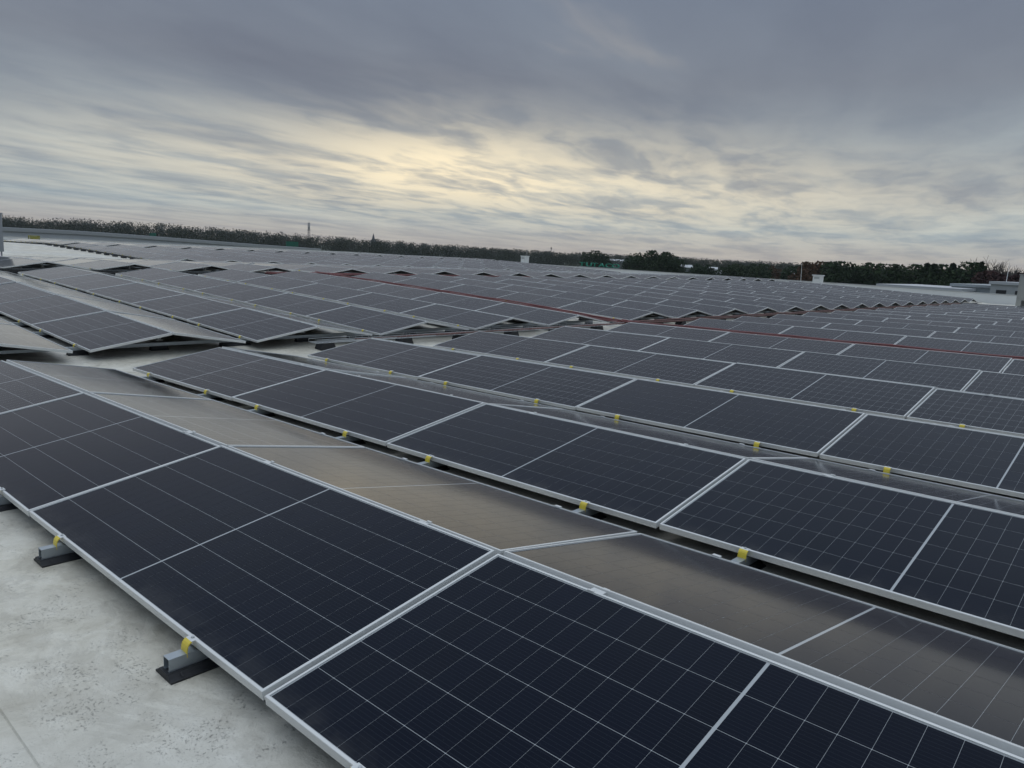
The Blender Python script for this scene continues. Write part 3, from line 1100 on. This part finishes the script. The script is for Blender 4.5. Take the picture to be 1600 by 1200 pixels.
# green rooftop letters seen from behind
fc = bpy.data.curves.new('letters', 'FONT')
fc.body = 'TUTACO'
fc.size = 1.0
fc.extrude = .06
fc.space_character = 1.05
tmp = bpy.data.objects.new('letters_tmp', fc)
COL.objects.link(tmp)
dg = bpy.context.evaluated_depsgraph_get()
sign = None
a, b_ = at_y(905, 417, 61.4), at_y(966, 421, 61.4)
ev = tmp.evaluated_get(dg)
me_all = bpy.data.meshes.new_from_object(ev)
wid = max(v.co.x for v in me_all.vertices)
bpy.data.objects.remove(tmp)
sc = (b_.x - a.x) / wid
sign = tag(obj('letter_sign', None, None, (a.x, 61.4, a.z)), 'row of green rooftop letters standing behind the roof edge', 'sign')
xoff = 0.0
for chh in 'TUTACO':
    f1 = bpy.data.curves.new('letter', 'FONT'); f1.body = chh; f1.size = 1.0; f1.extrude = .06
    to = bpy.data.objects.new('letter_tmp', f1); COL.objects.link(to)
    dg = bpy.context.evaluated_depsgraph_get()
    ml = bpy.data.meshes.new_from_object(to.evaluated_get(dg))
    bpy.data.objects.remove(to)
    w = max(v.co.x for v in ml.vertices)
    ml.materials.clear(); ml.materials.append(M_GREEN)
    lo = obj('letter', ml, sign, M=Matrix.Translation((xoff * sc, 0, .12)) @ Matrix.Diagonal((sc, 1, .56, 1)) @ Matrix.Rotation(math.pi / 2, 4, 'X'))
    xoff += wid / 6
obj('support_rail', MB().box((-.1, .05, 0), (b_.x - a.x + .1, .12, .07)).mesh('support_rail', M_STEEL), sign)
for i in range(4):
    obj('post', MB().box((i * (b_.x - a.x) / 3.2, .06, -1.2), (i * (b_.x - a.x) / 3.2 + .06, .11, .1)).mesh('post', M_STEEL), sign)


def az_point(px, dist):
    d = pixel_ray(px, 395)
    h = Vector((d.x, d.y, 0)).normalized()
    return Vector((CAM.x + h.x * dist, CAM.y + h.y * dist, -10))


def horizon_y(px):
    return 355 + .0505 * px


def height_for(px, above, dist):
    """height above ground of something whose top is `above` photo pixels over the horizon"""
    return 11.6 + above / FPX * dist * .95


for i, (px, w, ab, dist, dep, lab) in enumerate(((1073, 17, -6, 330, 12, 'pale industrial shed left of the dark trees in the distance'),
                                                 (1115, 13, -7, 420, 14, 'pale far shed behind the round dark trees'),
                                                 (1119, 18, -13, 240, 16, 'light grey flat roof just beyond the roof edge'),
                                                 (962, 30, -2.5, 520, 20, 'long far building with white roof edge above the green letters'),
                                                 (1236, 12, -8, 260, 12, 'small grey shed roof among the russet trees'))):
    p = az_point(px, dist)
    wid_m = w * dist / FPX * 1.1
    hgt = 11.6 + ab / FPX * dist
    t = tag(obj('industrial_shed', None, None, p), lab, 'building', 'sheds among the trees')
    t.rotation_euler.z = math.atan2(p.y - CAM.y, p.x - CAM.x) - math.pi / 2
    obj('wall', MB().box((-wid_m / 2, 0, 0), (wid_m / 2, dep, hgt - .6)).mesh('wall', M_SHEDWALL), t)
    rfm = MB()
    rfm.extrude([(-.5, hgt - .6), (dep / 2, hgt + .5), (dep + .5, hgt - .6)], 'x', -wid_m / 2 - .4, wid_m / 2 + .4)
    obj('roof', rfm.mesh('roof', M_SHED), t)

# telecom mast and church spire on the skyline
p = az_point(482.5, 760)
t = tag(obj('telecom_mast', None, None, p), 'telecom lattice mast with antennas rising over the far wood', 'mast')
H = height_for(482, 31, 760)
lat = MB()
for sx in (-1, 1):
    for sy in (-1, 1):
        lat.tube([(sx * 1.3, sy * 1.3, 0), (sx * .55, sy * .55, H - 4)], .16, 4)
for i in range(12):
    z0, z1 = (H - 4) * i / 12, (H - 4) * (i + 1) / 12
    w0, w1 = 1.3 - .75 * i / 12, 1.3 - .75 * (i + 1) / 12
    lat.tube([(-w0, -w0, z0), (w1, -w1, z1)], .08, 3)
    lat.tube([(w0, w0, z0), (-w1, w1, z1)], .08, 3)
obj('lattice', lat.mesh('lattice', M_LATTICE), t)
for i, (x, y) in enumerate(((-.9, 0), (.9, 0), (0, .9), (0, -.9))):
    obj('antenna', MB().box((x - .25, y - .25, H - 6.5), (x + .25, y + .25, H)).mesh('antenna', M_GREYBOX), t)
obj('platform', MB().box((-1.3, -1.3, H - 7.2), (1.3, 1.3, H - 6.9)).mesh('platform', M_LATTICE), t)
p = az_point(583, 900)
t = tag(obj('church_spire', None, None, p), 'dark pointed church spire on the skyline right of the mast', 'church tower')
H = height_for(583, 20, 900)
obj('tower', MB().box((-2.2, -2.2, 0), (2.2, 2.2, H - 9)).mesh('tower', M_STONE), t)
sp = MB(); sp.tube([(0, 0, H - 9), (0, 0, H - 3), (0, 0, H)], [2.3, .9, .08], 8)
obj('spire', sp.mesh('spire', M_STONE), t)
p = az_point(861, 900)
t = tag(obj('radio_mast', None, None, p), 'thin far mast over the middle of the wood', 'mast')
obj('pole', MB().tube([(0, 0, 0), (0, 0, height_for(861, 13, 900))], [.5, .18], 5).mesh('pole', M_LATTICE), t)
obj('antenna', MB().box((-.7, -.4, height_for(861, 9, 900)), (.7, .4, height_for(861, 12, 900))).mesh('antenna', M_LATTICE), t)


# ------------------------------------------------------------------ trees
def leaf_quads(ctr, nrm_r, size):
    """ctr (n,3): one random small quad each"""
    n = len(ctr)
    a = rng.normal(size=(n, 3)); a /= np.linalg.norm(a, axis=1)[:, None]
    b = rng.normal(size=(n, 3)); b -= a * (a * b).sum(1)[:, None]; b /= np.linalg.norm(b, axis=1)[:, None]
    s = (size * rng.uniform(.5, 1.25, n))[:, None]
    t = s * rng.uniform(.45, .9, n)[:, None]
    q = np.stack([ctr - a * s, ctr + b * t, ctr + a * s * rng.uniform(.7, 1.0, n)[:, None], ctr - b * t], 1)
    return q.reshape(-1, 3)


def crown_points(n, rx, rz, z0, lobes, seed_dir=None):
    """points in a lumpy crown: several overlapping lobes, denser at their skin"""
    out = []
    L_ = []
    for i in range(lobes):
        an, el = rng.uniform(0, 2 * math.pi), rng.uniform(-.6, 1.0)
        rr = rng.uniform(.25, .75)
        c = np.array([math.cos(an) * rx * rr * math.sqrt(1 - min(.9, abs(el)) ** 2), math.sin(an) * rx * rr * math.sqrt(1 - min(.9, abs(el)) ** 2), z0 + rz * el * .75])
        L_.append((c, rng.uniform(.28, .5) * rx, rng.uniform(.22, .42) * rz))
    per = n // lobes
    for c, a, b in L_:
        d = rng.normal(size=(per, 3)); d /= np.linalg.norm(d, axis=1)[:, None]
        r = rng.uniform(.35, 1.0, per) ** .45
        out.append(c + d * r[:, None] * np.array([a, a, b]))
    return np.concatenate(out)


def quads_mesh(name, V, matl):
    n = len(V) // 4
    me = bpy.data.meshes.new(name)
    me.vertices.add(len(V)); me.loops.add(len(V)); me.polygons.add(n)
    me.vertices.foreach_set('co', V.astype(np.float32).ravel())
    me.loops.foreach_set('vertex_index', np.arange(len(V), dtype=np.int32))
    me.polygons.foreach_set('loop_start', np.arange(0, len(V), 4, dtype=np.int32))
    me.polygons.foreach_set('loop_total', np.full(n, 4, dtype=np.int32))
    me.materials.append(matl)
    me.update(calc_edges=True)
    return me


# the far wood: one mass nobody could count
PX = np.array([-500, 0, 60, 100, 200, 300, 380, 420, 470, 520, 600, 700, 800, 900, 1000, 1080, 1150, 1200, 1300, 1400, 1600, 2100])
AB = np.array([14, 15.5, 14.5, 16, 17, 16, 14, 14, 13, 11.5, 10, 8, 6.5, 6, 5.5, 7.5, 6.0, 7, 6.5, 8, 9, 9])
Vw = []
for layer, (d0, d1, n, k) in enumerate(((880, 1000, 1100, 1.0), (640, 760, 950, .84), (470, 560, 1100, .58))):
    for i in range(n):
        px = rng.uniform(-500, 2100)
        dist = rng.uniform(d0, d1)
        p = az_point(px, dist)
        ab = float(np.interp(px, PX, AB)) * k + rng.normal(0, .28)
        hgt = max(4.0, 11.6 + ab / FPX * dist)
        if rng.random() < .03:
            hgt += rng.uniform(.5, 2.0)
        rx = rng.uniform(6, 11) * (dist / 700)
        pts = crown_points(200, rx, hgt * .55, hgt * .46, 8)
        pts[:, 2] = np.clip(pts[:, 2], .5, hgt)
        Vw.append(leaf_quads(pts + np.array(p), 1, .55 * dist / 700))
o = obj('far_wood', quads_mesh('far_wood', np.concatenate(Vw), M_WOOD))
kind(tag(o, 'mixed autumn wood along the whole horizon', 'wood'), 'stuff')


def trunk_mesh(h, r, nb, spread, z_first):
    mb = MB()
    lean = (rng.uniform(-.3, .3), rng.uniform(-.3, .3))
    axis = [(lean[0] * t * t, lean[1] * t * t, h * t) for t in np.linspace(0, 1, 6)]
    mb.tube(axis, [r * (1 - .75 * t) for t in np.linspace(0, 1, 6)], 7)
    for i in range(nb):
        t = rng.uniform(z_first, .9)
        an = rng.uniform(0, 2 * math.pi)
        ln = spread * rng.uniform(.5, .9) * (1.15 - t * .6)
        s = Vector((lean[0] * t * t, lean[1] * t * t, h * t))
        e = s + Vector((math.cos(an) * ln, math.sin(an) * ln, ln * rng.uniform(.4, .9)))
        m = s.lerp(e, .5) + Vector((0, 0, -.1 * ln))
        mb.tube([s, m, e], [r * .4 * (1 - t * .5), r * .25 * (1 - t * .5), r * .08], 5)
    return mb.mesh('trunk', M_BARK)


VAR = {}
for nm, matl, rx, n in (('green', M_LEAF, 4.2, 2400), ('broad', M_LEAF, 5.0, 2600), ('tall', M_LEAF, 2.6, 1900), ('russet', M_AUTUMN, 4.2, 2300), ('purple', M_PURPLE, 4.6, 2300)):
    for s in range(2):
        H = 12.0
        if nm == 'tall':
            z = rng.uniform(.08, 1, n) ** .9
            rr = rx * (1 - z) ** .8 * rng.uniform(.4, 1.05, n)
            an = rng.uniform(0, 2 * math.pi, n)
            pts = np.stack([np.cos(an) * rr, np.sin(an) * rr, z * H], 1)
        else:
            pts = crown_points(n, rx, H * .50, H * .54, 16)
            pts[:, 2] = np.clip(pts[:, 2], .8, H * 1.02)
        VAR[(nm, s)] = (quads_mesh('crown', leaf_quads(pts, 1, .34), matl), trunk_mesh(H * .82, .28, 9, 4.0, .25))


def tree(px, above, dist, nm, label, group, wide=1.0):
    p = az_point(px, dist)
    H = height_for(px, above, dist)
    t = tag(obj(nm[0], None, None, p), label, 'tree', group)
    s = H / 12.0
    t.rotation_euler.z = rng.uniform(0, 6.28)
    t.scale = (s * wide, s * wide, s)
    cme, tme = VAR[(nm[1], int(rng.integers(0, 2)))]
    obj('crown', cme, t)
    obj('trunk', tme, t)
    return t


G1 = 'trees beyond the roof edge'
DK, RU, CO, PU = ('leafy_tree', 'green'), ('russet_tree', 'russet'), ('conifer_tree', 'tall'), ('leafy_tree', 'purple')
BR = ('leafy_tree', 'broad')
spec = [
    (918, 6.0, 330, DK, 'dark leafy tree rising above the green rooftop letters, left', 1.0), (931, 9.0, 320, DK, 'highest dark tree directly above the green rooftop letters', 1.0),
    (946, 5.0, 340, DK, 'low dark leafy tree above the right end of the green letters', 1.1),
    (990, 5.0, 250, DK, 'small dark tree at the left of the round clump', 1.1), (1003, 9.5, 235, BR, 'broad dark tree, left of the round clump in mid skyline', 1.0),
    (1020, 13.0, 230, DK, 'tallest dark tree of the round clump in mid skyline', 1.0), (1031, 12.0, 236, BR, 'rounded dark tree in the middle of the mid-skyline clump', 1.0),
    (1047, 10.5, 228, DK, 'dark tree at the right shoulder of the mid-skyline clump', 1.0), (1060, 6.0, 240, BR, 'lower dark tree at the right end of the clump', .9),
    (1092, -3.0, 220, BR, 'low round dark tree between the two pale sheds', 1.0), (1102, -4.0, 225, BR, 'low dark tree just left of the light grey flat roof', .8),
    (1117, -9.0, 225, BR, 'low round tree in front of the pale far shed', 1.0),
    (1138, -3.0, 215, BR, 'low bushy tree right of the light grey flat roof', 1.0), (1155, -1.0, 235, DK, 'low dark tree above the far end of the right array', 1.2),
    (1172, 0.5, 240, BR, 'bushy green tree left of the lightning rod, farthest from it', 1.1), (1192, 1.0, 230, DK, 'dark green tree in the row left of the lightning rod', 1.1),
    (1215, 1.0, 245, RU, 'brownish tree among green ones left of the lightning rod', 1.0), (1240, 0.5, 240, DK, 'green tree just left of the lightning rod', 1.1),
    (1262, 7.0, 200, RU, 'russet tree behind the right-hand white vent, left', 1.0), (1281, 8.5, 195, RU, 'tall russet tree directly behind the right-hand white vent', 1.1),
    (1302, 8.5, 190, DK, 'dark green tree just right of the russet pair', 1.0), (1318, 9.5, 185, DK, 'dark tree in the belt, second right of the russet pair', 1.0),
    (1336, 9.5, 190, BR, 'broad dark tree in the belt, third right of the russet pair', 1.0), (1355, 9.5, 185, DK, 'dark tree in the belt, fourth right of the russet pair', 1.1),
    (1375, 9.0, 190, RU, 'brownish tree in the middle of the dark belt', 1.0), (1393, 9.0, 180, DK, 'dark tree left of the pointed conifers', 1.1),
    (1412, 9.5, 185, BR, 'broad dark tree left of the first pointed conifer', 1.0), (1432, 10.0, 178, DK, 'dark tree touching the first pointed conifer', 1.0),
    (1452, 15.0, 175, CO, 'pointed conifer, left one of the close pair in the belt', 1.5), (1462, 14.5, 172, CO, 'pointed conifer, right one of the close pair in the belt', 1.5),
    (1478, 11.5, 175, DK, 'dark tree right of the pair of pointed conifers', 1.0), (1492, 15.5, 172, CO, 'lone pointed conifer over the grey hall', 1.6),
    (1507, 14.0, 168, BR, 'broad dark tree over the grey hall', 1.0), (1521, 16.0, 168, DK, 'tall dark tree left of the narrow conifer', 1.0),
    (1537, 20.0, 165, CO, 'narrow tall conifer beside the bare trees', 1.1), (1549, 6.5, 150, PU, 'purple-brown bushy tree under the left bare tree', 1.2),
    (1570, 6.0, 150, PU, 'purple-brown bushy tree under the middle bare tree', 1.2), (1592, 6.0, 150, PU, 'purple-brown bushy tree under the right bare tree', 1.2),
    (1615, 6.0, 150, PU, 'purple-brown bushy tree behind the beige ventilation unit', 1.2),
]
for px, ab, dist, nm, lab, wide in spec:
    tree(px, ab, dist, nm, lab, G1, wide)


def bare_tree_mesh(H):
    mb = MB()

    def grow(p, d, ln, r, depth):
        e = p + d * ln
        m = p.lerp(e, .5) + Vector((rng.uniform(-1, 1), rng.uniform(-1, 1), rng.uniform(-.3, .6))) * ln * .07
        mb.tube([p, m, e], [r, r * .82, r * .64], 5 if depth < 2 else 3, cap=False)
        if depth >= 5:
            return
        for i in range(3 if depth else 5):
            ax = Vector((rng.uniform(-1, 1), rng.uniform(-1, 1), rng.uniform(-.1, .9))).normalized()
            nd = (d * .75 + ax * (.75 if depth else .9)).normalized()
            nd.z = max(nd.z, .05)
            s = p.lerp(e, rng.uniform(.55, 1.0)) if i else e
            grow(s, nd, ln * rng.uniform(.62, .80), r * .60, depth + 1)

    grow(Vector((0, 0, 0)), Vector((0, 0, 1)), H * .26, H * .020, 0)
    return mb.mesh('branches', M_BARK)


for px, ab, dist, lab in ((1559, 30, 175, 'bare leafless tree left of the pale lightning rod'), (1580, 26, 182, 'bare leafless tree directly right of the pale lightning rod'),
                          (1594, 22, 190, 'bare leafless tree nearest the beige ventilation unit')):
    p = az_point(px, dist)
    H = height_for(px, ab, dist)
    t = tag(obj('bare_tree', None, None, p), lab, 'tree', 'bare trees at the right')
    bm = bare_tree_mesh(10.0)
    top = max(v.co.z for v in bm.vertices)
    o = obj('branches', bm, t)
    s = H / top
    t.scale = (s * 1.0, s * 1.0, s)


# ------------------------------------------------------------------ evening air
hz = bpy.data.materials.new('evening_haze')
hz.use_nodes = True
g = NT(hz.node_tree)
g.n.clear()
pv = g.node('ShaderNodeVolumePrincipled')
pv.inputs['Color'].default_value = (.80, .86, .93, 1)
pv.inputs['Density'].default_value = .00013
pv.inputs['Anisotropy'].default_value = .2
om = g.node('ShaderNodeOutputMaterial')
g.l.new(pv.outputs[0], om.inputs['Volume'])
o = obj('haze', MB().box((-1400, -400, -11), (500, 1500, 45)).mesh('haze', hz))
kind(tag(o, 'thin evening haze over the fields and the far wood', 'haze'), 'stuff')
